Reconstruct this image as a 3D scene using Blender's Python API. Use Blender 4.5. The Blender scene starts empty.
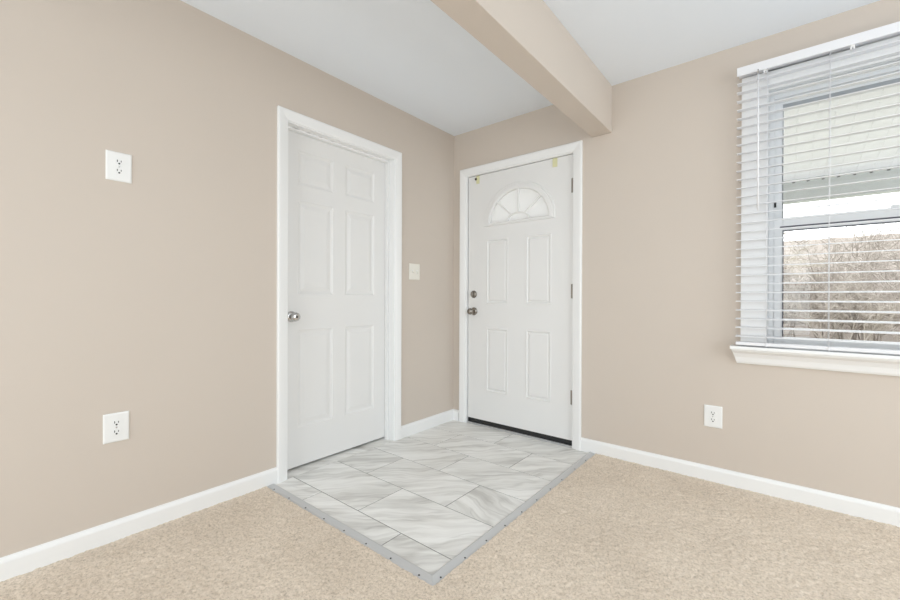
import bpy, bmesh, math, random
import numpy as np
from mathutils import Vector, Matrix

SC = bpy.context.scene
COL = SC.collection
random.seed(7)
RNG = np.random.default_rng(7)

# ------------------------------------------------------------------ camera
cam_d = bpy.data.cameras.new('camera')
cam_d.sensor_width = 36.0
cam_d.lens = 408.746 / 900 * 36.0
cam_d.clip_start = 0.02
cam = bpy.data.objects.new('camera', cam_d)
COL.objects.link(cam)
yaw, pitch, roll = 0.6851, -0.0028, 0.0035
fw = Vector((-math.sin(yaw) * math.cos(pitch), math.cos(yaw) * math.cos(pitch), math.sin(pitch)))
rt = fw.cross(Vector((0, 0, 1))).normalized()
up = rt.cross(fw)
rt2 = rt * math.cos(roll) + up * math.sin(roll)
up2 = -rt * math.sin(roll) + up * math.cos(roll)
cam.matrix_world = Matrix(((rt2.x, up2.x, -fw.x, 2.2077), (rt2.y, up2.y, -fw.y, -2.7509),
                           (rt2.z, up2.z, -fw.z, 1.0384), (0, 0, 0, 1)))
SC.camera = cam

# ------------------------------------------------------------------ world, lights, exposure
wd = bpy.data.worlds.new('overcast_sky')
SC.world = wd
wd.use_nodes = True
bg = wd.node_tree.nodes['Background']
bg.inputs[0].default_value = (0.96, 0.98, 1.0, 1)
bg.inputs[1].default_value = 3.0

def area(name, loc, target, sx, sy, power, color=(1, 1, 1)):
    d = bpy.data.lights.new(name, 'AREA')
    d.shape = 'RECTANGLE'
    d.size, d.size_y, d.energy, d.color = sx, sy, power, color
    o = bpy.data.objects.new(name, d)
    COL.objects.link(o)
    o.location = loc
    o.rotation_euler = (Vector(target) - Vector(loc)).to_track_quat('-Z', 'Y').to_euler()
    return o

# daylight from the glazing behind and to the right of the camera
area('rear_daylight', (1.3, -4.95, 1.35), (0.8, 0, 1.50), 2.4, 2.1, 57, (0.87, 0.97, 1.04))
area('side_daylight', (4.35, -1.45, 1.35), (0, -1.3, 1.50), 2.2, 1.9, 50, (0.87, 0.97, 1.04))

area('overhead_fill', (2.7, -3.4, 2.40), (2.7, -3.4, 0), 1.2, 1.2, 4, (0.88, 0.98, 1.05))  # unseen fill light, added below the ceiling to brighten the floor

vs = SC.view_settings
vs.view_transform = 'Standard'
vs.look = 'None'
vs.gamma = 1.0
vs.use_curve_mapping = False
vs.exposure = 0.09
SC.cycles.max_bounces = 12
SC.cycles.diffuse_bounces = 8
SC.cycles.transparent_max_bounces = 16

# ------------------------------------------------------------------ materials
def srgb(r, g, b):
    def f(c):
        c /= 255
        return c / 12.92 if c <= 0.04045 else ((c + 0.055) / 1.055) ** 2.4
    return (f(r), f(g), f(b), 1)

class NT:
    def __init__(s, name):
        s.m = bpy.data.materials.new(name)
        s.m.use_nodes = True
        s.t = s.m.node_tree
        s.b = s.t.nodes['Principled BSDF']
        s.out = s.t.nodes['Material Output']
    def n(s, typ, **kw):
        nd = s.t.nodes.new(typ)
        for k, v in kw.items():
            setattr(nd, k, v)
        return nd
    def l(s, a, b):
        s.t.links.new(a, b)

def plain(name, col, rough=0.5, metal=0.0, bump=0.0, bscale=200, spec=0.5, vary=0.0):
    k = NT(name)
    k.b.inputs['Base Color'].default_value = col
    k.b.inputs['Roughness'].default_value = rough
    k.b.inputs['Metallic'].default_value = metal
    k.b.inputs['Specular IOR Level'].default_value = spec
    tc = k.n('ShaderNodeTexCoord')
    nz = k.n('ShaderNodeTexNoise')
    nz.inputs['Scale'].default_value = bscale
    nz.inputs['Detail'].default_value = 3
    k.l(tc.outputs['Object'], nz.inputs['Vector'])
    if bump:
        bp = k.n('ShaderNodeBump')
        bp.inputs['Strength'].default_value = bump
        bp.inputs['Distance'].default_value = 0.001
        k.l(nz.outputs['Fac'], bp.inputs['Height'])
        k.l(bp.outputs['Normal'], k.b.inputs['Normal'])
    if vary:
        n2 = k.n('ShaderNodeTexNoise')
        n2.inputs['Scale'].default_value = 3.0
        n2.inputs['Detail'].default_value = 4
        k.l(tc.outputs['Object'], n2.inputs['Vector'])
        mx = k.n('ShaderNodeMix', data_type='RGBA')
        mx.inputs[6].default_value = tuple(c * (1 - vary) for c in col[:3]) + (1,)
        mx.inputs[7].default_value = tuple(min(1, c * (1 + vary)) for c in col[:3]) + (1,)
        k.l(n2.outputs['Fac'], mx.inputs[0])
        k.l(mx.outputs[2], k.b.inputs['Base Color'])
    return k.m

M = {}
M['wall'] = plain('beige_wall_paint', (0.602, 0.533, 0.468, 1), 0.6, bump=0.15, bscale=260, spec=0.3, vary=0.01)
M['ceiling'] = plain('ceiling_paint', (0.80, 0.845, 0.90, 1), 0.85, bump=0.1, bscale=150, spec=0.1)
M['trim'] = plain('white_semigloss_trim', (0.84, 0.84, 0.835, 1), 0.35, bump=0.03, bscale=60)
M['door'] = plain('white_door_paint', (0.78, 0.775, 0.765, 1), 0.42, bump=0.05, bscale=90)
M['vinyl'] = plain('white_vinyl', (0.78, 0.79, 0.80, 1), 0.4, bump=0.02, bscale=50)
M['blind'] = plain('white_blind_slat', (0.80, 0.80, 0.82, 1), 0.4, bump=0.02, bscale=80)
M['plate'] = plain('white_plastic_plate', (0.82, 0.82, 0.81, 1), 0.3)
M['almond'] = plain('off_white_plastic', (0.80, 0.77, 0.70, 1), 0.35)
M['dark'] = plain('dark_slot', (0.02, 0.02, 0.02, 1), 0.6)
M['gasket'] = plain('black_rubber', (0.015, 0.015, 0.015, 1), 0.7)
M['groove'] = plain('dark_grey_gasket', (0.12, 0.12, 0.14, 1), 0.7)
M['strip'] = plain('grey_head_shade', (0.36, 0.38, 0.40, 1), 0.7)  # grey stands in for the shade under the window head
M['nickel'] = plain('satin_nickel', (0.30, 0.275, 0.245, 1), 0.30, metal=1.0, bump=0.03)
M['chrome'] = plain('bright_nickel', (0.62, 0.61, 0.60, 1), 0.18, metal=1.0)
M['alu'] = plain('grey_aluminium_strip', (0.58, 0.58, 0.58, 1), 0.5, metal=0.35, bump=0.05, bscale=120)
M['tab'] = plain('pale_yellow_tape', (0.70, 0.68, 0.42, 1), 0.55)
M['grout'] = plain('grey_grout', (0.20, 0.195, 0.185, 1), 0.9, bump=0.2)
M['soffit'] = plain('white_aluminium_panel', (0.85, 0.865, 0.89, 1), 0.5)
M['fascia'] = plain('pale_grey_fascia', (0.52, 0.55, 0.55, 1), 0.5)
M['bark'] = plain('brown_grey_bark', (0.41, 0.365, 0.325, 1), 0.9, vary=0.15)
M['soil'] = plain('leaf_litter_soil', (0.29, 0.25, 0.22, 1), 0.95, bump=0.4, bscale=8, vary=0.2)
M['lawn'] = plain('winter_grass', (0.36, 0.35, 0.25, 1), 0.95, bump=0.4, bscale=15, vary=0.2)
M['slab'] = plain('concrete_subfloor', (0.55, 0.545, 0.54, 1), 0.9)
M['brick'] = plain('exterior_siding', (0.6, 0.58, 0.55, 1), 0.8)

def glass_mat(name):
    k = NT(name)
    tr = k.n('ShaderNodeBsdfTransparent')
    tr.inputs[0].default_value = (0.97, 0.98, 0.975, 1)
    gl = k.n('ShaderNodeBsdfGlossy')
    gl.inputs['Roughness'].default_value = 0.02
    fr = k.n('ShaderNodeFresnel')
    fr.inputs[0].default_value = 1.3
    mx = k.n('ShaderNodeMixShader')
    k.l(fr.outputs[0], mx.inputs[0]); k.l(tr.outputs[0], mx.inputs[1]); k.l(gl.outputs[0], mx.inputs[2])
    k.l(mx.outputs[0], k.out.inputs[0])
    return k.m
M['glass'] = glass_mat('clear_window_glass')

def frosted_mat():
    k = NT('frosted_white_glass')
    df = k.n('ShaderNodeBsdfDiffuse'); df.inputs[0].default_value = (0.80, 0.81, 0.82, 1)
    ts = k.n('ShaderNodeBsdfTranslucent'); ts.inputs[0].default_value = (0.95, 0.95, 0.96, 1)
    mx = k.n('ShaderNodeMixShader'); mx.inputs[0].default_value = 0.78
    k.l(df.outputs[0], mx.inputs[1]); k.l(ts.outputs[0], mx.inputs[2])
    gl = k.n('ShaderNodeBsdfGlossy'); gl.inputs['Roughness'].default_value = 0.15
    m2 = k.n('ShaderNodeMixShader'); m2.inputs[0].default_value = 0.05
    k.l(mx.outputs[0], m2.inputs[1]); k.l(gl.outputs[0], m2.inputs[2])
    k.l(m2.outputs[0], k.out.inputs[0])
    return k.m
M['frost'] = frosted_mat()

def tile_mat():
    k = NT('grey_veined_marble_tile')
    tc = k.n('ShaderNodeTexCoord')
    at = k.n('ShaderNodeAttribute', attribute_name='tile_seed')
    # each tile has its own piece of stone: shift by a per-tile vector, turn by a per-tile angle
    add = k.n('ShaderNodeVectorMath', operation='MULTIPLY_ADD')
    k.l(at.outputs['Color'], add.inputs[0]); add.inputs[1].default_value = (9, 7, 3)
    k.l(tc.outputs['Object'], add.inputs[2])
    rot = k.n('ShaderNodeVectorRotate', rotation_type='Z_AXIS')
    k.l(add.outputs[0], rot.inputs['Vector'])
    mul = k.n('ShaderNodeMath', operation='MULTIPLY_ADD')
    k.l(at.outputs['Alpha'], mul.inputs[0]); mul.inputs[1].default_value = math.pi; mul.inputs[2].default_value = -math.radians(46)
    k.l(mul.outputs[0], rot.inputs['Angle'])
    # gentle warping so the streaks feather
    wn = k.n('ShaderNodeTexNoise'); wn.inputs['Scale'].default_value = 3.5; wn.inputs['Detail'].default_value = 3
    k.l(rot.outputs[0], wn.inputs['Vector'])
    wm = k.n('ShaderNodeVectorMath', operation='MULTIPLY_ADD')
    k.l(wn.outputs['Color'], wm.inputs[0]); wm.inputs[1].default_value = (0.0, 0.16, 0.0); k.l(rot.outputs[0], wm.inputs[2])
    def streak(sx, sy, detail, rough):
        mp = k.n('ShaderNodeMapping'); mp.inputs['Scale'].default_value = (sx, sy, 1)
        k.l(wm.outputs[0], mp.inputs['Vector'])
        nz = k.n('ShaderNodeTexNoise'); nz.inputs['Scale'].default_value = 1.0
        nz.inputs['Detail'].default_value = detail; nz.inputs['Roughness'].default_value = rough
        k.l(mp.outputs[0], nz.inputs['Vector'])
        return nz.outputs['Fac']
    broad = streak(1.8, 11.0, 4, 0.55)
    fine = streak(3.0, 34.0, 3, 0.5)
    vein = streak(1.4, 9.0, 2, 0.5)
    r1 = k.n('ShaderNodeValToRGB')
    r1.color_ramp.elements[0].position = 0.34; r1.color_ramp.elements[0].color = (0.60, 0.585, 0.56, 1)
    r1.color_ramp.elements[1].position = 0.60; r1.color_ramp.elements[1].color = (0.87, 0.86, 0.835, 1)
    e = r1.color_ramp.elements.new(0.46); e.color = (0.78, 0.77, 0.74, 1)
    k.l(broad, r1.inputs[0])
    r2 = k.n('ShaderNodeValToRGB')
    r2.color_ramp.elements[0].position = 0.36; r2.color_ramp.elements[0].color = (0.88, 0.875, 0.87, 1)
    r2.color_ramp.elements[1].position = 0.58; r2.color_ramp.elements[1].color = (1, 1, 1, 1)
    k.l(fine, r2.inputs[0])
    # thin darker vein where a smooth noise crosses its middle value
    ab = k.n('ShaderNodeMath', operation='SUBTRACT'); k.l(vein, ab.inputs[0]); ab.inputs[1].default_value = 0.47
    ab2 = k.n('ShaderNodeMath', operation='ABSOLUTE'); k.l(ab.outputs[0], ab2.inputs[0])
    r3 = k.n('ShaderNodeValToRGB')
    r3.color_ramp.elements[0].position = 0.0; r3.color_ramp.elements[0].color = (0.85, 0.845, 0.84, 1)
    r3.color_ramp.elements[1].position = 0.03; r3.color_ramp.elements[1].color = (1, 1, 1, 1)
    k.l(ab2.outputs[0], r3.inputs[0])
    m1 = k.n('ShaderNodeMix', data_type='RGBA', blend_type='MULTIPLY'); m1.inputs[0].default_value = 1
    k.l(r1.outputs[0], m1.inputs[6]); k.l(r2.outputs[0], m1.inputs[7])
    m2 = k.n('ShaderNodeMix', data_type='RGBA', blend_type='MULTIPLY'); m2.inputs[0].default_value = 1
    k.l(m1.outputs[2], m2.inputs[6]); k.l(r3.outputs[0], m2.inputs[7])
    k.l(m2.outputs[2], k.b.inputs['Base Color'])
    k.b.inputs['Roughness'].default_value = 0.42
    k.b.inputs['Specular IOR Level'].default_value = 0.35
    return k.m
M['tile'] = tile_mat()

def carpet_mat():
    k = NT('beige_carpet_pile')
    tc = k.n('ShaderNodeTexCoord')
    def noise(sc, det, rough=0.6):
        nz = k.n('ShaderNodeTexNoise'); nz.inputs['Scale'].default_value = sc
        nz.inputs['Detail'].default_value = det; nz.inputs['Roughness'].default_value = rough
        k.l(tc.outputs['Object'], nz.inputs['Vector'])
        return nz.outputs['Fac']
    big, fine = noise(2.6, 3), noise(115, 5, 0.8)
    r1 = k.n('ShaderNodeValToRGB')
    r1.color_ramp.elements[0].position = 0.30; r1.color_ramp.elements[0].color = (0.36, 0.29, 0.22, 1)
    r1.color_ramp.elements[1].position = 0.68; r1.color_ramp.elements[1].color = (0.87, 0.755, 0.635, 1)
    e = r1.color_ramp.elements.new(0.48); e.color = (0.71, 0.605, 0.49, 1)
    k.l(fine, r1.inputs[0])
    r2 = k.n('ShaderNodeValToRGB')
    r2.color_ramp.elements[0].position = 0.35; r2.color_ramp.elements[0].color = (0.92, 0.91, 0.90, 1)
    r2.color_ramp.elements[1].position = 0.65; r2.color_ramp.elements[1].color = (1, 1, 1, 1)
    k.l(big, r2.inputs[0])
    mx = k.n('ShaderNodeMix', data_type='RGBA', blend_type='MULTIPLY'); mx.inputs[0].default_value = 1
    k.l(r1.outputs[0], mx.inputs[6]); k.l(r2.outputs[0], mx.inputs[7])
    k.l(mx.outputs[2], k.b.inputs['Base Color'])
    k.b.inputs['Roughness'].default_value = 1.0
    k.b.inputs['Specular IOR Level'].default_value = 0.05
    k.b.inputs['Sheen Weight'].default_value = 0.15
    bp = k.n('ShaderNodeBump'); bp.inputs['Strength'].default_value = 0.5; bp.inputs['Distance'].default_value = 0.004
    k.l(fine, bp.inputs['Height']); k.l(bp.outputs['Normal'], k.b.inputs['Normal'])
    return k.m
M['carpet'] = carpet_mat()

# ------------------------------------------------------------------ mesh helpers
class MB:
    """collects shapes and links them as one mesh object"""
    def __init__(s):
        s.v, s.f, s.mi, s.sm = [], [], [], []
    def add(s, vs, fs, mi=0, smooth=False):
        o = len(s.v)
        s.v += [tuple(v) for v in vs]
        for f in fs:
            s.f.append([i + o for i in f]); s.mi.append(mi); s.sm.append(smooth)
        return s
    def box(s, x0, x1, y0, y1, z0, z1, mi=0):
        vs = [(x, y, z) for z in (z0, z1) for y in (y0, y1) for x in (x0, x1)]
        return s.add(vs, [(0, 2, 3, 1), (4, 5, 7, 6), (0, 1, 5, 4), (2, 6, 7, 3), (0, 4, 6, 2), (1, 3, 7, 5)], mi)
    def loft(s, rings, closed=True, caps=True, mi=0, smooth=False):
        """rings of equal point counts joined by quads"""
        n = len(rings[0]); vs = [p for r in rings for p in r]; fs = []
        for a in range(len(rings) - 1):
            for i in range(n if closed else n - 1):
                j = (i + 1) % n
                fs.append((a * n + i, a * n + j, (a + 1) * n + j, (a + 1) * n + i))
        s.add(vs, fs, mi, smooth)
        if caps:
            s.add(rings[0], [tuple(range(n))[::-1]], mi); s.add(rings[-1], [tuple(range(n))], mi)
        return s
    def lathe(s, prof, c=(0, 0, 0), axis='y', n=24, mi=0, sx=1.0, sz=1.0):
        """prof: (radius, distance along the axis)"""
        rings = []
        for r, d in prof:
            ring = []
            for i in range(n):
                a = 2 * math.pi * i / n
                u, w = r * math.cos(a) * sx, r * math.sin(a) * sz
                p = {'y': (u, d, w), 'z': (u, w, d), 'x': (d, u, w)}[axis]
                ring.append((c[0] + p[0], c[1] + p[1], c[2] + p[2]))
            rings.append(ring)
        return s.loft(rings, mi=mi, smooth=True)
    def tube(s, pts, r, n=8, mi=0):
        pts = [Vector(p) for p in pts]; rings = []
        for i, p in enumerate(pts):
            t = (pts[min(i + 1, len(pts) - 1)] - pts[max(i - 1, 0)]).normalized()
            a = t.orthogonal().normalized(); b = t.cross(a)
            rr = r[i] if isinstance(r, (list, tuple)) else r
            rings.append([p + (a * math.cos(2 * math.pi * k / n) + b * math.sin(2 * math.pi * k / n)) * rr for k in range(n)])
        return s.loft(rings, mi=mi, smooth=True)
    def build(s, name, mats, parent=None, loc=(0, 0, 0), bevel=0.0, rotz=0.0):
        me = bpy.data.meshes.new(name)
        me.from_pydata(s.v, [], s.f)
        if not isinstance(mats, (list, tuple)):
            mats = [mats]
        for m in mats:
            me.materials.append(m)
        me.polygons.foreach_set('material_index', s.mi)
        me.polygons.foreach_set('use_smooth', s.sm)
        bm = bmesh.new(); bm.from_mesh(me)
        bmesh.ops.remove_doubles(bm, verts=bm.verts, dist=1e-6)
        bmesh.ops.recalc_face_normals(bm, faces=bm.faces)
        bm.to_mesh(me); bm.free()
        me.update()
        o = bpy.data.objects.new(name, me)
        COL.objects.link(o)
        o.location = loc; o.rotation_euler = (0, 0, rotz)
        if parent:
            o.parent = parent
        if bevel:
            b = o.modifiers.new('edge', 'BEVEL')
            b.width = bevel; b.segments = 2; b.limit_method = 'ANGLE'; b.angle_limit = math.radians(40)
        return o

def tag(o, label=None, cat=None, group=None, kind=None):
    if label: o['label'] = label
    if cat: o['category'] = cat
    if group: o['group'] = group
    if kind: o['kind'] = kind
    return o

def empty(name, loc=(0, 0, 0), rotz=0.0):
    o = bpy.data.objects.new(name, None)
    COL.objects.link(o)
    o.location = loc; o.rotation_euler = (0, 0, rotz); o.empty_display_size = 0.1
    return o

def copy_tree(o, parent=None):
    c = o.copy(); COL.objects.link(c)
    if parent: c.parent = parent
    for ch in list(o.children):
        copy_tree(ch, c)
    return c

def struct(o, label=None, cat=None):
    return tag(o, label, cat, kind='structure')

# ------------------------------------------------------------------ the room shell
H = 2.44; RX = 4.5; RY = -5.1; T = 0.14
# openings: interior door on the left wall, front door and window on the back wall
LD0, LD1, LDT = -1.522, -0.700, 2.050
FD0, FD1, FDT = 0.141, 1.065, 2.061
W0, W1, WZ0, WZ1 = 2.135, 3.075, 0.775, 2.150

mb = MB()
J = 0.021
mb.box(-T, 0, RY, LD0 - J, 0, H).box(-T, 0, LD1 + J, T, 0, H).box(-T, 0, LD0 - J, LD1 + J, LDT + J, H)
struct(mb.build('wall_left', M['wall']), 'beige left wall with the interior door', 'wall')
mb = MB()
mb.box(0, FD0 - J, 0, T, 0, H).box(FD0 - J, FD1 + J, 0, T, FDT + J, H).box(FD1 + J, W0 - 0.001, 0, T, 0, H)
mb.box(W0 - 0.001, W1 + 0.001, 0, T, 0, WZ0 - 0.001).box(W0 - 0.001, W1 + 0.001, 0, T, WZ1 + 0.001, H).box(W1 + 0.001, RX + T, 0, T, 0, H)
struct(mb.build('wall_back', M['wall']), 'beige wall with the front door and window', 'wall')
struct(MB().box(RX, RX + T, RY, 0, 0, H).build('wall_right', M['wall']), 'beige side wall of the room', 'wall')
struct(MB().box(-T, RX + T, RY - T, RY, 0, H).build('wall_front', M['wall']), 'beige rear wall behind the viewer', 'wall')
struct(MB().box(-T, RX + T, RY - T, T, H, H + 0.1).build('ceiling', M['ceiling']), 'flat pale grey ceiling', 'ceiling')
struct(MB().box(-T, RX + T, RY - T, T, -0.12, -0.012).build('floor', M['slab']), 'floor base under carpet and tile', 'floor')
BX0, BX1, BZ = 1.197, 1.328, 2.133
struct(MB().box(BX0, BX1, RY, 0, BZ, H).build('ceiling_beam', M['wall'], bevel=0.003),
       'beige boxed beam under the ceiling running to the wall above the front door', 'beam')
# the closet behind the interior door
m = MB().box(-0.94, -0.90, -2.3, 0.1, -0.012, H).box(-0.90, -T, -2.3, -2.26, -0.012, H).box(-0.90, -T, 0.06, 0.10, -0.012, H)
struct(m.build('wall_closet', M['wall']), 'walls of the closet behind the interior door', 'wall')
struct(MB().box(-0.94, -T, -2.3, 0.1, H, H + 0.1).build('ceiling_closet', M['ceiling']), 'ceiling of the closet', 'ceiling')
struct(MB().box(-0.94, -T, -2.3, 0.1, -0.12, -0.012).build('floor_closet', M['slab']), 'floor of the closet', 'floor')

# ------------------------------------------------------------------ baseboards
BB = [(0, -0.012), (0.013, -0.012), (0.013, 0.070), (0.011, 0.078), (0.006, 0.086), (0, 0.089)]
def baseboard(name, wall, a, b, label):
    m = MB()
    if wall == 'left':
        rings = [[(d, y, z) for d, z in BB] for y in (a, b)]
    else:
        rings = [[(x, -d, z) for d, z in BB] for x in (a, b)]
    m.loft(rings)
    return struct(m.build(name, M['trim']), label, 'baseboard')
baseboard('baseboard_left', 'left', RY, -1.582, 'white baseboard along the carpet left of the interior door')
baseboard('baseboard_left', 'left', -0.634, 0.0, 'short white baseboard between the two doors')
baseboard('baseboard_back', 'back', 0.0, 0.068, 'stub of white baseboard in the corner beside the front door')
baseboard('baseboard_back', 'back', 1.131, RX, 'white baseboard below the window wall')

# ------------------------------------------------------------------ door casings
CP = [(0, 0), (0, 0.008), (0.005, 0.011), (0.011, 0.011), (0.017, 0.0135), (0.046, 0.018), (0.057, 0.018), (0.062, 0.014), (0.062, 0)]
def casing_mb(a, b, zt, zb=-0.012):
    """mitred casing around an opening a..b x zb..zt in a frame whose wall plane is local y=0 facing -y"""
    m = MB()
    rings = []
    for sx, top, base in ((-1, False, a), (-1, True, a), (1, True, b), (1, False, b)):
        ring = []
        for u, d in CP:
            ring.append((base + sx * (u + 0.005), -d, (zt + 0.005 + u) if top else zb))
        rings.append(ring)
    m.loft(rings)
    return m
# interior door: local frame x -> world +y, -y -> world +x
t = empty('trim_1', (0, LD0, 0), math.pi / 2)
struct(t, 'white casing and jamb around the interior door', 'door trim')
w = LD1 - LD0
casing_mb(0, w, LDT).build('casing', M['trim'], t)
j = MB(); j.box(-0.02, 0, 0, T, -0.012, LDT + 0.02).box(w, w + 0.02, 0, T, -0.012, LDT + 0.02).box(0, w, 0, T, LDT, LDT + 0.02)
j.build('jamb', M['trim'], t)
j = MB(); j.box(0, 0.011, 0.125, T, 0, LDT).box(w - 0.011, w, 0.125, T, 0, LDT).box(0.011, w - 0.011, 0.125, T, LDT - 0.011, LDT)
# stop moulding stands on the room side of the slab
j = MB(); j.box(0, 0.011, 0.048, 0.083, -0.012, LDT).box(w - 0.011, w, 0.048, 0.083, -0.012, LDT).box(0.011, w - 0.011, 0.048, 0.083, LDT - 0.011, LDT)
j.build('door_stop', M['trim'], t, bevel=0.002)
# front door
t = empty('trim_2', (FD0, 0, 0))
struct(t, 'white casing and jamb around the front door', 'door trim')
w = FD1 - FD0
casing_mb(0, w, FDT).build('casing', M['trim'], t)
j = MB(); j.box(-0.02, 0, 0, T, -0.012, FDT + 0.02).box(w, w + 0.02, 0, T, -0.012, FDT + 0.02).box(0, w, 0, T, FDT, FDT + 0.02)
j.build('jamb', M['trim'], t)
j = MB(); j.box(0, 0.012, 0.062, 0.10, 0, FDT).box(w - 0.012, w, 0.062, 0.10, 0, FDT).box(0.012, w - 0.012, 0.062, 0.10, FDT - 0.012, FDT)
j.build('weatherstrip', M['gasket'], t)
MB().box(0, w, 0.004, T + 0.04, -0.012, 0.008).build('threshold', M['alu'], t, bevel=0.002)

# ------------------------------------------------------------------ panelled doors
def door_face(m, xs, zs, cells, y, sgn, rings):
    """face of a door as a grid; cells maps (i, k) to 'panel' or 'skip'; rings: (inset, depth) of the panel moulding"""
    for i in range(len(xs) - 1):
        for k in range(len(zs) - 1):
            kind = cells.get((i, k), 'flat')
            if kind == 'skip':
                continue
            x0, x1, z0, z1 = xs[i], xs[i + 1], zs[k], zs[k + 1]
            if kind == 'flat' or rings is None:
                m.add([(x0, y, z0), (x1, y, z0), (x1, y, z1), (x0, y, z1)], [(0, 1, 2, 3)])
            else:
                rr = [[(x0 + o, y + sgn * d, z0 + o), (x1 - o, y + sgn * d, z0 + o), (x1 - o, y + sgn * d, z1 - o), (x0 + o, y + sgn * d, z1 - o)] for o, d in rings]
                m.loft(rr, caps=False)
                m.add(rr[-1], [(0, 1, 2, 3)])
def door_sides(m, x0, x1, z0, z1, y0, y1):
    m.add([(x0, y0, z0), (x1, y0, z0), (x1, y1, z0), (x0, y1, z0), (x0, y0, z1), (x1, y0, z1), (x1, y1, z1), (x0, y1, z1)],
          [(0, 1, 2, 3), (4, 7, 6, 5), (0, 3, 7, 4), (1, 5, 6, 2)])

# interior six-panel door, set deep in its jamb
DW, DH = 0.816, 2.032
d1 = empty('door_1', (-0.085, LD0 + 0.003, 0.014), math.pi / 2)
struct(d1, 'white six panel interior door with a round knob, closed', 'door')
m = MB()
xs = [0, 0.110, 0.360, 0.456, 0.706, DW]
zs = [0, 0.235, 0.832, 1.050, 1.620, 1.718, 1.925, DH]
cells = {(i, k): 'panel' for i in (1, 3) for k in (1, 3, 5)}
PR = [(0, 0), (0.003, 0.0035), (0.010, 0.0065), (0.016, 0.008), (0.021, 0.008), (0.044, 0.0025), (0.048, 0.002)]
door_face(m, xs, zs, cells, 0, 1, PR)
m.add([(0, 0.035, 0), (DW, 0.035, 0), (DW, 0.035, DH), (0, 0.035, DH)], [(0, 3, 2, 1)])
door_sides(m, 0, DW, 0, DH, 0, 0.035)
m.build('door_slab', M['door'], d1)
k = MB().lathe([(0.0, 0), (0.033, 0), (0.033, -0.004), (0.028, -0.009), (0.014, -0.012), (0.0, -0.012)])
rose = k.build('rosette', M['chrome'], d1, loc=(0.066, 0, 0.914))
k = MB().lathe([(0.0, -0.010), (0.012, -0.010), (0.011, -0.028), (0.018, -0.034), (0.026, -0.042), (0.0275, -0.052), (0.025, -0.060), (0.018, -0.064), (0.010, -0.0655), (0.0, -0.0655)])
kn = k.build('doorknob', M['chrome'], d1, loc=(0.066, 0, 0.914))
kb = MB().lathe([(0.0, -0.0655), (0.006, -0.0655), (0.006, -0.068), (0.0, -0.068)], n=14)
kb.build('lock_button', M['dark'], kn)

# front door, four raised panels below a fan light
FW, FH = 0.914, 2.012
FY = 0.016
d2 = empty('door_2', (FD0 + 0.0065, FY, 0.045))
struct(d2, 'white front entry door with a half round fan window, closed', 'door')
ox, oz = FD0 + 0.0065, 0.045
def arch_pts(a, b, n=40, cx=0.0, cz=0.0):
    return [(cx + a * math.cos(math.pi * i / n), cz + b * math.sin(math.pi * i / n)) for i in range(n + 1)]
FCX, FCZ = 0.617 - ox, 1.648 - oz
m = MB()
xs = [0, 0.330 - ox, 0.535 - ox, 0.690 - ox, 0.898 - ox, FW]
zs = [0, 0.285 - oz, 0.805 - oz, 1.000 - oz, 1.520 - oz, 1.585 - oz, FH]
cells = {(i, k): 'panel' for i in (1, 3) for k in (1, 3)}
for i in range(5):
    cells[(i, 5)] = 'skip'
FR = [(0, 0), (0.005, -0.003), (0.009, -0.003), (0.016, 0.005), (0.022, 0.005), (0.032, -0.0005)]
TH = 0.044
door_face(m, xs, zs, cells, 0, 1, FR)
door_face(m, xs, zs, cells, TH, -1, None)
# top field with the half round hole
hole = arch_pts(0.262, 0.248, 40, FCX, FCZ)
hc = (FCX, FCZ + 0.08)
rx0, rx1, rz0, rz1 = 0, FW, zs[5], FH
def to_rect(px, pz):
    dx, dz = px - hc[0], pz - hc[1]
    t = min([abs(v) for v in (((rx1 if dx > 0 else rx0) - hc[0]) / dx if abs(dx) > 1e-9 else 1e9, ((rz1 if dz > 0 else rz0) - hc[1]) / dz if abs(dz) > 1e-9 else 1e9)])
    return (hc[0] + dx * t, hc[1] + dz * t)
loop = hole[:]                                                    # right -> top -> left, then the base back to the right
nb = 16
loop += [(FCX - 0.262 + 0.524 * i / nb, FCZ) for i in range(1, nb)]
outer = [to_rect(*p) for p in loop]
corners = [(rx0, rz0), (rx1, rz0), (rx1, rz1), (rx0, rz1)]
for c in corners:                                                 # snap the nearest projected point to each corner
    i = min(range(len(outer)), key=lambda q: (outer[q][0] - c[0]) ** 2 + (outer[q][1] - c[1]) ** 2)
    outer[i] = c
for y in (0, TH):
    m.loft([[(x, y, z) for x, z in outer], [(x, y, z) for x, z in loop]], caps=False)
m.loft([[(x, 0, z) for x, z in loop], [(x, TH, z) for x, z in loop]], caps=False)
door_sides(m, 0, FW, 0, FH, 0, TH)
m.build('door_slab', M['door'], d2)
# fan light: surround moulding, frosted pane, spoke grille
def arch_loop(a, b, base, n=40, nbase=16):
    lp = arch_pts(a, b, n, FCX, FCZ)
    lp = [(x, z - base if i in (0, n) else z) for i, (x, z) in enumerate(lp)]
    return lp + [(FCX - a + 2 * a * i / nbase, FCZ - base) for i in range(1, nbase)]
def sweep_arch(m, prof):
    m.loft([[(x, y, z) for x, z in arch_loop(a, b, base)] for a, b, base, y in prof], caps=False)
fanw = MB()
sweep_arch(fanw, [(0.312, 0.296, 0.022, 0.0), (0.310, 0.294, 0.021, -0.006), (0.303, 0.287, 0.019, -0.009), (0.296, 0.281, 0.016, -0.007),
                  (0.289, 0.274, 0.013, -0.010), (0.270, 0.256, 0.003, -0.012), (0.262, 0.248, 0.001, -0.011), (0.256, 0.242, -0.002, -0.006), (0.254, 0.240, -0.003, 0.016)])
fan = fanw.build('fan_window_frame', M['door'], d2)
pane = MB()
ap = arch_pts(0.262, 0.248, 40, FCX, FCZ)
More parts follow.
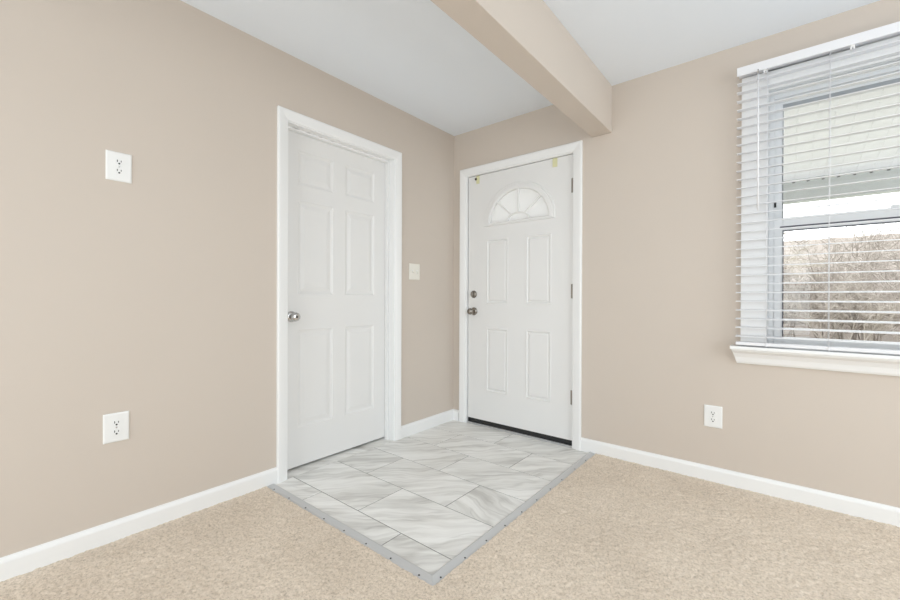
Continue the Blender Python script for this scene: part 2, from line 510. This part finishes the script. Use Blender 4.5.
pane.loft([[(x, 0.014, z) for x, z in ap], [(x, 0.020, z) for x, z in ap]])
pane.build('frosted_pane', M['frost'], fan)
gr = MB()
hub = [arch_pts(a, b, 20, FCX, FCZ) for a, b in ((0.098, 0.066), (0.088, 0.056))]
gr.loft([[(x, y, z) for x, z in hub[0] + hub[1][::-1]] for y in (-0.004, 0.014)])
for ang in (40, 90, 140):
    a = math.radians(ang); ca, sa = math.cos(a), math.sin(a)
    r0, r1 = 0.094 if ang != 90 else 0.062, 0.257 if ang != 90 else 0.243
    if ang != 90:
        r0 = 0.078
    hw = 0.0055
    q = [(FCX + ca * r - sa * hh, FCZ + sa * r + ca * hh) for r, hh in ((r0, -hw), (r1, -hw), (r1, hw), (r0, hw))]
    gr.loft([[(x, y, z) for x, z in q] for y in (-0.004, 0.014)])
gr.build('spoke_grille', M['door'], fan, bevel=0.0015)
# sweep, lock, knob, hinges
MB().box(0.002, FW - 0.002, 0.002, 0.036, -0.036, 0.0).build('door_sweep', M['gasket'], d2)
k = MB().lathe([(0, 0), (0.031, 0), (0.031, -0.004), (0.027, -0.010), (0.020, -0.0125), (0.0, -0.0125)])
db = k.build('deadbolt', M['nickel'], d2, loc=(0.204 - ox, 0, 1.077 - oz))
MB().box(-0.0045, 0.0045, -0.030, -0.0125, -0.018, 0.018).build('thumb_turn', M['nickel'], db, bevel=0.002)
k = MB().lathe([(0, 0), (0.033, 0), (0.033, -0.004), (0.028, -0.010), (0.015, -0.013), (0, -0.013)])
k.build('rosette', M['nickel'], d2, loc=(0.207 - ox, 0, 0.936 - oz))
k = MB().lathe([(0, -0.011), (0.012, -0.011), (0.011, -0.026), (0.017, -0.034), (0.025, -0.045), (0.027, -0.056), (0.024, -0.066), (0.015, -0.073), (0, -0.075)])
k.build('doorknob', M['nickel'], d2, loc=(0.207 - ox, 0, 0.936 - oz))
for hz in (1.838, 1.095, 0.348):
    hg = MB()
    hg.lathe([(0, -0.051), (0.004, -0.051), (0.0065, -0.049), (0.0065, -0.018), (0.006, -0.017), (0.0065, -0.016), (0.0065, 0.016), (0.006, 0.017), (0.0065, 0.018), (0.0065, 0.049), (0.004, 0.051), (0, 0.051)], axis='z', n=14)
    hg.box(-0.016, 0.0, 0.004, 0.0062, -0.050, 0.050)
    hg.build('hinge', M['nickel'], d2, loc=(FW + 0.001, -0.006, hz - oz))

# ------------------------------------------------------------------ small tabs stuck at the door's top edge
def tab(name, x, w, z0, z1, spot, label):
    m = MB(); n = 6
    prof = [(FY - 0.0030 - 0.002 * math.sin(math.pi * i / n), z0 + (z1 - z0) * i / n) for i in range(n + 1)]
    front = prof; back = [(y + 0.002, z) for y, z in prof]
    m.loft([[(xx, y, z) for y, z in front + back[::-1]] for xx in (x - w / 2, x + w / 2)])
    o = m.build(name, M['tab'])
    tag(o, label, 'tape tab', 'yellow tabs on the front door')
    if spot:
        s = MB().lathe([(0, 0.0), (0.011, 0.0), (0.009, -0.008), (0.004, -0.013), (0, -0.014)], n=12)
        tag(s.build('peg', M['dark'], o, loc=(x - w / 2 - 0.004, FY - 0.002, (z0 + z1) / 2 + 0.008)), 'small dark peg')
    return o
tab('tape_tab', 0.243, 0.030, 1.992, 2.057, True, 'pale yellow tab with a dark peg on the knob side of the front door top')
tab('tape_tab', 0.923, 0.036, 1.994, 2.057, False, 'plain pale yellow tab on the hinge side of the front door top')

# ------------------------------------------------------------------ tile entry floor
TX0, TX1, TY0, TY1 = 0.0, 1.205, -1.622, 0.0
tx, ty, g = 0.610, 0.303, 0.0046
rows_y0 = -1.485
m = MB(); seeds = []
def add_tile(x0, x1, y0, y1, seed):
    x0, x1, y0, y1 = max(x0, TX0), min(x1, TX1), max(y0, TY0), min(y1, TY1)
    if x1 - x0 < 0.02 or y1 - y0 < 0.02:
        return
    x0 += g / 2; x1 -= g / 2; y0 += g / 2; y1 -= g / 2
    e = 0.0012
    rings = [[(x0, y0, -0.012), (x1, y0, -0.012), (x1, y1, -0.012), (x0, y1, -0.012)],
             [(x0, y0, -e), (x1, y0, -e), (x1, y1, -e), (x0, y1, -e)],
             [(x0 + e, y0 + e, 0), (x1 - e, y0 + e, 0), (x1 - e, y1 - e, 0), (x0 + e, y1 - e, 0)]]
    nf = len(m.f)
    m.loft(rings)
    seeds.extend([seed] * (len(m.f) - nf))
for r in range(-1, 6):
    y0 = rows_y0 + r * ty
    off = 0.290 if r % 2 else 0.595
    for c in range(-2, 3):
        x0 = off + c * tx
        rot = RNG.uniform(-0.03, 0.03)
        if r == 1 and c == 1:
            rot = 0.34
        add_tile(x0, x0 + tx, y0, y0 + ty, (RNG.random(), RNG.random(), RNG.random(), rot))
# tiles also run under the two doors
def add_raw(x0, x1, y0, y1, seed):
    nf = len(m.f); m.box(x0, x1, y0, y1, -0.012, -0.0005); seeds.extend([seed] * (len(m.f) - nf))
add_raw(-T, -0.001, LD0, LD1, (0.3, 0.5, 0.7, 0.0))
me = bpy.data.meshes.new('floor_tile')
me.from_pydata(m.v, [], m.f)
me.materials.append(M['tile'])
att = me.attributes.new('tile_seed', 'FLOAT_COLOR', 'FACE')
att.data.foreach_set('color', np.array(seeds, dtype=np.float32).ravel())
bm = bmesh.new(); bm.from_mesh(me); bmesh.ops.recalc_face_normals(bm, faces=bm.faces); bm.to_mesh(me); bm.free()
ft = bpy.data.objects.new('floor_tile', me); COL.objects.link(ft)
struct(ft, 'grey veined marble look tiles in the entry by the two doors', 'tile floor')
grt = MB().box(TX0, TX1, TY0, TY1, -0.012, -0.0016).build('grout', M['grout'], ft)

# ------------------------------------------------------------------ metal transition strips with screws
SP = [(-0.016, 0.0), (-0.016, 0.004), (-0.012, 0.0075), (-0.006, 0.0085), (0.020, 0.0065), (0.030, 0.001), (0.030, -0.012), (-0.004, -0.012), (-0.004, 0.0)]
screw_me = None
def screw(parent, loc):
    global screw_me
    if screw_me is None:
        o = MB().lathe([(0, 0), (0.0042, 0), (0.0036, 0.0012), (0.0015, 0.0014), (0, 0.0006)], axis='z', n=12).build('screw', M['dark'], parent, loc)
        screw_me = o.data
    else:
        o = bpy.data.objects.new('screw', screw_me); COL.objects.link(o); o.location = loc; o.parent = parent
    return o
s1 = empty('transition_strip', (0.0, -1.622, 0.0))
tag(s1, 'grey metal carpet strip from the interior door across the tile front edge', 'carpet strip', 'metal strips around the tile')
EX = TX1 + 0.0
MB().loft([[(0.016, -d, z) for d, z in SP], [(EX + (0.0) , -d, z) for d, z in SP]]).build('metal_bar', M['alu'], s1)
s1.children[0].data.update()
for x in (0.080, 0.233, 0.387, 0.544, 0.698, 0.850, 1.002, 1.157):
    screw(s1, (x, -0.026 + 0.006, 0.0064))
s2 = empty('transition_strip', (TX1, 0.0, 0.0))
tag(s2, 'grey metal carpet strip along the tile edge running up to the front door', 'carpet strip', 'metal strips around the tile')
SP2 = [(-0.016, 0.0), (-0.016, 0.003), (-0.006, 0.0105), (-0.003, 0.0105), (0.030, 0.001), (0.030, -0.012), (-0.004, -0.012), (-0.004, 0.0)]
MB().loft([[(d, -0.015, z) for d, z in SP2], [(d, TY0, z) for d, z in SP2]]).build('metal_bar', M['alu'], s2)
for y in (-1.597, -1.448, -1.297, -1.146, -0.992, -0.837, -0.679, -0.531, -0.341, -0.168):
    screw(s2, (0.020, y, 0.0036))
# mitre the two bars at the outer corner
for o, ax in ((s1.children[0], 0), (s2.children[0], 1)):
    for v in o.data.vertices:
        if ax == 0 and v.co.x > 0.6:
            v.co.x = TX1 - v.co.y * 1.0
        if ax == 1 and v.co.y < -0.6:
            v.co.y = TY0 - v.co.x

# ------------------------------------------------------------------ carpet
def carpet():
    NXC, NYC = 0.0075, 0.0075
    vs, fs = [], []
    def patch(x0, x1, y0, y1, step, amp):
        nx, ny = max(1, int(round((x1 - x0) / step))), max(1, int(round((y1 - y0) / step)))
        X, Y = np.meshgrid(np.linspace(x0, x1, nx + 1), np.linspace(y0, y1, ny + 1), indexing='ij')
        Z = RNG.random(X.shape)
        Z2 = np.repeat(np.repeat(RNG.random((nx // 3 + 2, ny // 3 + 2)), 3, 0), 3, 1)[:nx + 1, :ny + 1]
        Z = 0.006 + amp * (0.85 * Z + 0.25 * Z2 - 0.55)
        if amp:
            X = X + RNG.uniform(-.3, .3, X.shape) * step; Y = Y + RNG.uniform(-.3, .3, X.shape) * step
            X[0, :], X[-1, :] = x0, x1
            Y[:, 0], Y[:, -1] = y0, y1
        base = sum(len(v) for v in vs)
        vs.append(np.stack([X.ravel(), Y.ravel(), Z.ravel()], 1))
        idx = np.arange((nx + 1) * (ny + 1)).reshape(nx + 1, ny + 1) + base
        fs.append(np.stack([idx[:-1, :-1].ravel(), idx[1:, :-1].ravel(), idx[1:, 1:].ravel(), idx[:-1, 1:].ravel()], 1))
    e = 0.0315
    cy, cx = -1.622 - e, TX1 + e
    patch(0.012, cx, -2.7, cy, 0.0075, 0.006)
    patch(cx, 3.2, -2.7, -0.012, 0.0075, 0.006)
    patch(3.2, RX, -2.7, -0.012, 0.05, 0.0)
    patch(0.012, RX, RY, -2.7, 0.05, 0.0)
    V = np.concatenate(vs); F = np.concatenate(fs)
    me = bpy.data.meshes.new('carpet')
    me.vertices.add(len(V)); me.vertices.foreach_set('co', V.ravel().astype(np.float32))
    me.loops.add(F.size); me.loops.foreach_set('vertex_index', F.ravel().astype(np.int32))
    me.polygons.add(len(F))
    me.polygons.foreach_set('loop_start', np.arange(0, F.size, 4, dtype=np.int32))
    me.polygons.foreach_set('loop_total', np.full(len(F), 4, dtype=np.int32))
    me.polygons.foreach_set('use_smooth', np.ones(len(F), dtype=bool))
    me.update(calc_edges=True); me.validate()
    me.materials.append(M['carpet'])
    o = bpy.data.objects.new('carpet', me); COL.objects.link(o)
    return tag(o, 'plush beige carpet covering the room floor around the tile', 'carpet', kind='stuff')
carpet()

# ------------------------------------------------------------------ window: casing, stool, apron, frame, sashes, panes
win = empty('window_1', (2.605, 0, 0.79))
struct(win, 'white double hung window behind the blind', 'window')
def wbuild(m, name, mat, parent=win, bevel=0.0):
    # geometry given in world coordinates; shift it to the window's base
    o = (2.605, 0, 0.79)
    m.v = [(x - o[0], y - o[1], z - o[2]) for x, y, z in m.v]
    return m.build(name, mat, parent, bevel=bevel)
CX0, CX1 = 2.024, 3.186
m = MB().box(CX0, W0 + 0.004, -0.015, 0, 0.79, 2.245).box(W1 - 0.004, CX1, -0.015, 0, 0.79, 2.245).box(W0 + 0.004, W1 - 0.004, -0.015, 0, W1 * 0 + WZ1 - 0.004, 2.245)
wbuild(m, 'casing', M['trim'], bevel=0.002)
m = MB().box(1.981, 3.229, -0.082, 0.0, 0.772, 0.790).box(W0, W1, 0.0, 0.055, 0.775, 0.790)
wbuild(m, 'stool', M['trim'], bevel=0.003)
ap = [(-0.074, 0.772), (-0.070, 0.764), (-0.046, 0.750), (-0.030, 0.728), (-0.022, 0.702), (-0.014, 0.692), (0, 0.692), (0, 0.772)]
def ap_ring(side):
    return [((1.987 + (0.772 - z) * 0.27) if side < 0 else (3.223 - (0.772 - z) * 0.27), y, z) for y, z in ap]
wbuild(MB().loft([ap_ring(-1), ap_ring(1)]), 'apron', M['trim'])
m = MB().box(W0, W0 + 0.006, 0, T, WZ0, WZ1).box(W1 - 0.006, W1, 0, T, WZ0, WZ1).box(W0, W1, 0, T, WZ1 - 0.006, WZ1).box(W0, W1, 0.055, T + 0.03, WZ0, WZ0 + 0.006)
wbuild(m, 'jamb_lining', M['vinyl'])
def frame_mb(x0, x1, z0, z1, ws, wt, wb, y0, y1):
    return MB().box(x0, x0 + ws, y0, y1, z0, z1).box(x1 - ws, x1, y0, y1, z0, z1).box(x0 + ws, x1 - ws, y0, y1, z1 - wt, z1).box(x0 + ws, x1 - ws, y0, y1, z0, z0 + wb)
fx0, fx1, fz0, fz1 = W0 + 0.006, W1 - 0.006, WZ0 + 0.006, WZ1 - 0.006
wf = wbuild(frame_mb(fx0, fx1, fz0, fz1, 0.024, 0.028, 0.028, 0.052, 0.125), 'window_frame', M['vinyl'], bevel=0.002)
usx0, usx1 = fx0 + 0.022, fx1 - 0.022
us = wbuild(frame_mb(usx0, usx1, 1.425, fz1 - 0.02, 0.036, 0.038, 0.045, 0.094, 0.116), 'upper_sash', M['vinyl'], bevel=0.002)
ls = wbuild(frame_mb(usx0 - 0.004, usx1 + 0.004, fz0 + 0.012, 1.476, 0.042, 0.066, 0.045, 0.062, 0.090), 'lower_sash', M['vinyl'], bevel=0.002)
o = (2.605, 0, 0.79)
def sash_extra(mbx, name, mat, parent):
    mbx.v = [(x - o[0], y - o[1], z - o[2]) for x, y, z in mbx.v]
    return mbx.build(name, mat, parent)
sash_extra(MB().box(usx0 + 0.034, usx1 - 0.034, 0.103, 0.107, 1.468, fz1 - 0.056), 'pane', M['glass'], us)
gx0, gx1, gz0, gz1 = usx0 + 0.038, usx1 - 0.038, fz0 + 0.057, 1.410
sash_extra(MB().box(gx0 - 0.002, gx1 + 0.002, 0.074, 0.078, gz0 - 0.002, gz1 + 0.002), 'pane', M['glass'], ls)
sash_extra(frame_mb(gx0, gx1, gz0, gz1, 0.004, 0.005, 0.004, 0.058, 0.073), 'gasket', M['groove'], ls)
sash_extra(MB().box(gx0 - 0.012, gx1 + 0.012, 0.0605, 0.0625, 1.424, 1.4315), 'rail_groove', M['groove'], ls)
sash_extra(frame_mb(usx0 + 0.036, usx1 - 0.036, 1.470, fz1 - 0.052, 0.003, 0.018, 0.003, 0.0925, 0.1025), 'gasket', M['strip'], us)  # thin edging; its thick top bar paints the head recess's shade in grey
sash_extra(MB().box(2.60, 2.66, 0.060, 0.092, 1.476, 1.490), 'sash_lock', M['vinyl'], ls)
wbuild(MB().box(2.1645, 2.1735, 0.048, 0.055, 1.535, 1.565), 'latch_slot', M['dark'])

# ------------------------------------------------------------------ venetian blind, outside mount
bl = empty('window_blind', (2.606, -0.045, 2.279))
tag(bl, 'white slatted venetian blind hanging lowered over the window', 'blind')
bo = (2.606, -0.045, 2.279)
def bbuild(m, name, mat, parent=bl, bevel=0.0):
    m.v = [(x - bo[0], y - bo[1], z - bo[2]) for x, y, z in m.v]
    return m.build(name, mat, parent, bevel=bevel)
B0, B1 = 2.007, 3.205
m = MB().box(B0 + 0.004, B1 - 0.004, -0.072, -0.0005, 2.250, 2.274).box(B0, B1, -0.082, -0.0745, 2.234, 2.279)
bbuild(m, 'headrail', M['blind'], bevel=0.0015)
sl = MB()
tilt = math.radians(6)
for i in range(30):
    zc = 0.845 + 0.0467 * i
    zc = min(zc, 2.222)
    top, bot = [], []
    for q in range(7):
        u = -0.025 + 0.05 * q / 6
        cr = 0.0016 * (1 - (u / 0.025) ** 2)
        top.append((-0.049 + u * math.cos(tilt), zc + u * math.sin(tilt) + cr + 0.0014))
        bot.append((-0.049 + u * math.cos(tilt), zc + u * math.sin(tilt) + cr - 0.0014))
    sl.loft([[(x, y, z) for y, z in top + bot[::-1]] for x in (B0 - 0.001, B1 + 0.001)])
bbuild(sl, 'slats', M['blind'])
bbuild(MB().box(B0 - 0.001, B1 + 0.001, -0.074, -0.024, 0.797, 0.814), 'bottom_rail', M['blind'], bevel=0.003)
for cxx in (2.137, 2.376, 2.836, 3.075):
    c = MB()
    for yy in (-0.0762, -0.0218):
        c.tube([(cxx, yy, 0.806), (cxx, yy, 2.252)], 0.0011, 6)
    c.lathe([(0, 0.7955), (0.004, 0.7955), (0.005, 0.799), (0.004, 0.803), (0, 0.804)], c=(cxx, -0.0755, 0), axis='z', n=10)
    bbuild(c, 'ladder_cord', M['blind'])
wnd = MB().tube([(2.098, -0.088, 2.215), (2.099, -0.090, 1.9), (2.100, -0.090, 1.506)], [0.0036, 0.004, 0.0046], 10)
wn = bbuild(wnd, 'tilt_wand', M['blind'])
hk = MB().tube([(2.098, -0.076, 2.240), (2.098, -0.089, 2.238), (2.098, -0.091, 2.228), (2.098, -0.088, 2.216)], 0.0022, 8)
bbuild(hk, 'hook', M['nickel'], wn)
for cxx in (2.128, 2.452, 2.80, 3.12):
    m = MB().box(cxx - 0.008, cxx + 0.008, -0.074, -0.046, 2.226, 2.236).box(cxx - 0.008, cxx - 0.003, -0.0745, -0.068, 2.216, 2.240).box(cxx + 0.003, cxx + 0.008, -0.0745, -0.068, 2.216, 2.240)
    bbuild(m, 'valance_clip', M['plate'])

# ------------------------------------------------------------------ outlets and switch
def plate_mb(w, h):
    m = MB()
    rings = [[(-w / 2 + o_, -d, -h / 2 + o_), (w / 2 - o_, -d, -h / 2 + o_), (w / 2 - o_, -d, h / 2 - o_), (-w / 2 + o_, -d, h / 2 - o_)]
             for o_, d in ((0, 0), (0, 0.002), (0.002, 0.0045), (0.006, 0.0058))]
    m.loft(rings)
    return m
def make_outlet():
    r = empty('wall_outlet')
    plate_mb(0.089, 0.124).build('cover_plate', M['plate'], r, bevel=0.0015)
    for s in (1, -1):
        zc = 0.0195 * s
        pts = []
        for i in range(24):
            a = 2 * math.pi * i / 24
            pts.append((0.0172 * math.cos(a), max(-0.0125, min(0.0125, 0.0172 * math.sin(a)))))
        rc = MB().loft([[(x, -d, zc + z) for x, z in pts] for d in (0.005, 0.0072)]).build('receptacle', M['plate'], r)
        sm = MB()
        sm.box(-0.0078, -0.0052, -0.0078, -0.0068, zc - 0.001, zc + 0.0085).box(0.0052, 0.0075, -0.0078, -0.0068, zc, zc + 0.0075)
        gp = [(0.0036 * math.cos(2 * math.pi * i / 12), zc - 0.0068 + 0.0034 * math.sin(2 * math.pi * i / 12)) for i in range(12)]
        sm.loft([[(x, y, z) for x, z in gp] for y in (-0.0068, -0.0079)])
        sm.build('slots', M['dark'], rc)
    MB().lathe([(0, -0.0055), (0.0032, -0.0055), (0.0028, -0.007), (0, -0.0074)], n=12).build('screw', M['chrome'], r)
    return r
o1 = make_outlet()
o1.location = (0.0, -2.293, 1.598); o1.rotation_euler.z = math.pi / 2
tag(o1, 'white duplex outlet mounted high on the beige left wall', 'outlet', 'duplex wall outlets')
o2 = copy_tree(o1); o2.location = (0.0, -2.301, 0.485)
tag(o2, 'white duplex outlet low on the left wall above the baseboard', 'outlet')
o3 = copy_tree(o1); o3.location = (1.898, 0.0, 0.374); o3.rotation_euler.z = 0
tag(o3, 'white duplex outlet low on the wall under the window corner', 'outlet')
sw = empty('light_switch', (0.0, -0.485, 1.246), math.pi / 2)
tag(sw, 'off white double toggle light switch on the wall between the doors', 'light switch')
plate_mb(0.115, 0.124).build('cover_plate', M['almond'], sw, bevel=0.0015)
for x in (-0.023, 0.023):
    tg = MB()
    tg.box(x - 0.0055, x + 0.0055, -0.0068, -0.0055, -0.013, 0.013)
    tg.build('switch_slot', M['plate'], sw)
    tg = MB().loft([[(x - 0.0042, -0.006, -0.006), (x + 0.0042, -0.006, -0.006), (x + 0.0042, -0.006, 0.007), (x - 0.0042, -0.006, 0.007)],
                    [(x - 0.0035, -0.017, -0.014), (x + 0.0035, -0.017, -0.014), (x + 0.0035, -0.019, -0.007), (x - 0.0035, -0.019, -0.007)]])
    tg.build('toggle', M['almond'], sw)
    for z in (0.030, -0.030):
        MB().lathe([(0, -0.0055), (0.003, -0.0055), (0.0026, -0.0068), (0, -0.007)], c=(x, 0, z), n=10).build('screw', M['almond'], sw)

# ------------------------------------------------------------------ outside: porch roof, ground, bank, bare trees
pr = MB()
y0, y1, zA, zB = T, 2.0, 2.42, 2.092
xa, xb = -1.6, 6.4
pitch_r = 0.097
nx = int((xb - xa) / pitch_r)
prof = []
for i in range(nx):
    x = xa + i * pitch_r
    prof += [(x, 0), (x + 0.088, 0), (x + 0.089, 0.002), (x + 0.096, 0.002)]
top = [(x, 0.05) for x, z in prof]
pr.loft([[(x, y0, zA + z) for x, z in prof] + [(x, y0, zA + z) for x, z in top[::-1]],
         [(x, y1 + 0.1, zB + z) for x, z in prof] + [(x, y1 + 0.1, zB + z) for x, z in top[::-1]]], mi=0)
porch = pr.build('porch_roof', [M['soffit']])
struct(porch, 'white ribbed porch roof seen through the upper sash', 'porch roof')
MB().box(xa, xb, y1, y1 + 0.08, 1.91, 2.112).build('fascia_beam', M['fascia'], porch)
dk = MB()
for i in range(nx):
    x = xa + i * pitch_r + 0.086
    dk.box(x - 0.009, x + 0.009, y1 - 0.004, y1 + 0.05, 2.078, 2.090)
dk.build('rib_ends', M['dark'], porch)
struct(MB().box(-3, 8, T, 2.4, -0.5, -0.10).build('porch_floor', M['slab']), 'concrete porch floor outside', 'porch floor')

def terrain():
    nxg, nyg = 40, 60
    X, Y = np.meshgrid(np.linspace(-14, 24, nxg), np.linspace(2.4, 44, nyg), indexing='ij')
    Z = -0.35 - 0.02 * (Y - 2.4) * (Y < 9) - 0.13 * (Y >= 9) + np.clip(Y - 13, 0, 60) ** 1.25 * 0.092 + RNG.normal(0, 0.04, X.shape)
    V = np.stack([X.ravel(), Y.ravel(), Z.ravel()], 1)
    idx = np.arange(nxg * nyg).reshape(nxg, nyg)
    F = np.stack([idx[:-1, :-1].ravel(), idx[1:, :-1].ravel(), idx[1:, 1:].ravel(), idx[:-1, 1:].ravel()], 1)
    me = bpy.data.meshes.new('ground'); me.from_pydata(V.tolist(), [], F.tolist())
    me.materials.append(M['lawn']); me.materials.append(M['soil'])
    for p in me.polygons:
        p.use_smooth = True
        if p.center.y > 12.5: p.material_index = 1
    ob = bpy.data.objects.new('ground', me); COL.objects.link(ob)
    struct(ob, 'winter lawn and leaf covered bank beyond the porch', 'ground')
def gz(y):
    return -0.35 - (0.02 * (y - 2.4) if y < 9 else 0.13) + max(0, y - 13) ** 1.25 * 0.092
terrain()

def twig_mesh(seed, height, levels, spread, n0):
    rg = random.Random(seed); segs = []
    def grow(p, d, ln, r, lv):
        q = p
        for s_ in range(2):
            d = (d + Vector((rg.gauss(0, .12), rg.gauss(0, .12), rg.gauss(0.03, .08)))).normalized()
            q2 = q + d * ln / 2
            segs.append((q, q2, r * (1 - .2 * s_), r * (1 - .2 * (s_ + 1)))); q = q2
            if lv > 0:
                for _ in range(2 if lv > 1 else 3):
                    a = Vector((rg.gauss(0, 1), rg.gauss(0, 1), rg.gauss(0.25, .7))).normalized()
                    grow(q, (d * (1 - spread) + a * spread).normalized(), ln * rg.uniform(.5, .72), r * .55, lv - 1)
    for _ in range(n0):
        grow(Vector((rg.gauss(0, .12 * n0 / 3), rg.gauss(0, .12 * n0 / 3), 0)), Vector((rg.gauss(0, .2), rg.gauss(0, .2), 1)).normalized(), height * .45, height * 0.011, levels)
    vs, fs = [], []
    for a, b, ra, rb in segs:
        t = (b - a).normalized(); u = t.orthogonal().normalized(); w_ = t.cross(u); o_ = len(vs)
        for p, r in ((a, ra), (b, rb)):
            for k_ in range(3):
                an = 2 * math.pi * k_ / 3
                vs.append(p + (u * math.cos(an) + w_ * math.sin(an)) * max(r, 0.006))
        for k_ in range(3):
            fs.append((o_ + k_, o_ + (k_ + 1) % 3, o_ + 3 + (k_ + 1) % 3, o_ + 3 + k_))
    me = bpy.data.meshes.new('bare_tree'); me.from_pydata([tuple(v) for v in vs], [], fs)
    me.materials.append(M['bark'])
    return me
# the thicket on the bank: nobody could count its stems, so it is one object
parts_v, parts_f, off = [], [], 0
srcs = [twig_mesh(50 + q, 2.0, 3, .6, 3) for q in range(4)] + [twig_mesh(80 + q, 3.4, 3, .55, 1) for q in range(3)]
arr = []
for me in srcs:
    v = np.empty(len(me.vertices) * 3, dtype=np.float32); me.vertices.foreach_get('co', v)
    f = np.empty(len(me.loops), dtype=np.int32); me.loops.foreach_get('vertex_index', f)
    arr.append((v.reshape(-1, 3), f.reshape(-1, 4)))
for i in range(120):
    y = 13.0 + 15 * random.random() ** 1.3; x = 2.2 + (y + 2.75) * random.uniform(-0.16, 0.34)
    q = random.randrange(len(arr)) if y > 16 else random.randrange(4)
    v, f = arr[q]
    a, sc = random.uniform(0, 6.28), random.uniform(.8, 1.3)
    R2 = np.array([[math.cos(a), math.sin(a), 0], [-math.sin(a), math.cos(a), 0], [0, 0, 1]]) * sc
    parts_v.append(v @ R2 + np.array([x, y, gz(y) - 0.03])); parts_f.append(f + off); off += len(v)
V = np.concatenate(parts_v); F = np.concatenate(parts_f)
me = bpy.data.meshes.new('thicket')
me.vertices.add(len(V)); me.vertices.foreach_set('co', V.ravel().astype(np.float32))
me.loops.add(F.size); me.loops.foreach_set('vertex_index', F.ravel().astype(np.int32))
me.polygons.add(len(F)); me.polygons.foreach_set('loop_start', np.arange(0, F.size, 4, dtype=np.int32))
me.polygons.foreach_set('loop_total', np.full(len(F), 4, dtype=np.int32))
me.update(calc_edges=True)
me.materials.append(M['bark'])
th = bpy.data.objects.new('undergrowth', me); COL.objects.link(th)
tag(th, 'tangle of bare brown winter brush outside the window', 'brush', kind='stuff')
tree_me = [twig_mesh(q, 4.6, 4, .5, 1) for q in range(2)]
for i, (x, y, sc) in enumerate(((1.5, 9.2, 1.0), (5.4, 9.6, .95), (-3.6, 9.5, 1.0), (8.6, 9.4, 1.0))):
    ob = bpy.data.objects.new('bare_tree', tree_me[i % 2]); COL.objects.link(ob)
    ob.location = (x, y, gz(y) - 0.02); ob.rotation_euler.z = 1.7 * i; ob.scale = (sc,) * 3
    tag(ob, 'bare winter tree rising out of the brush seen through the window', 'tree', 'bare trees outside')
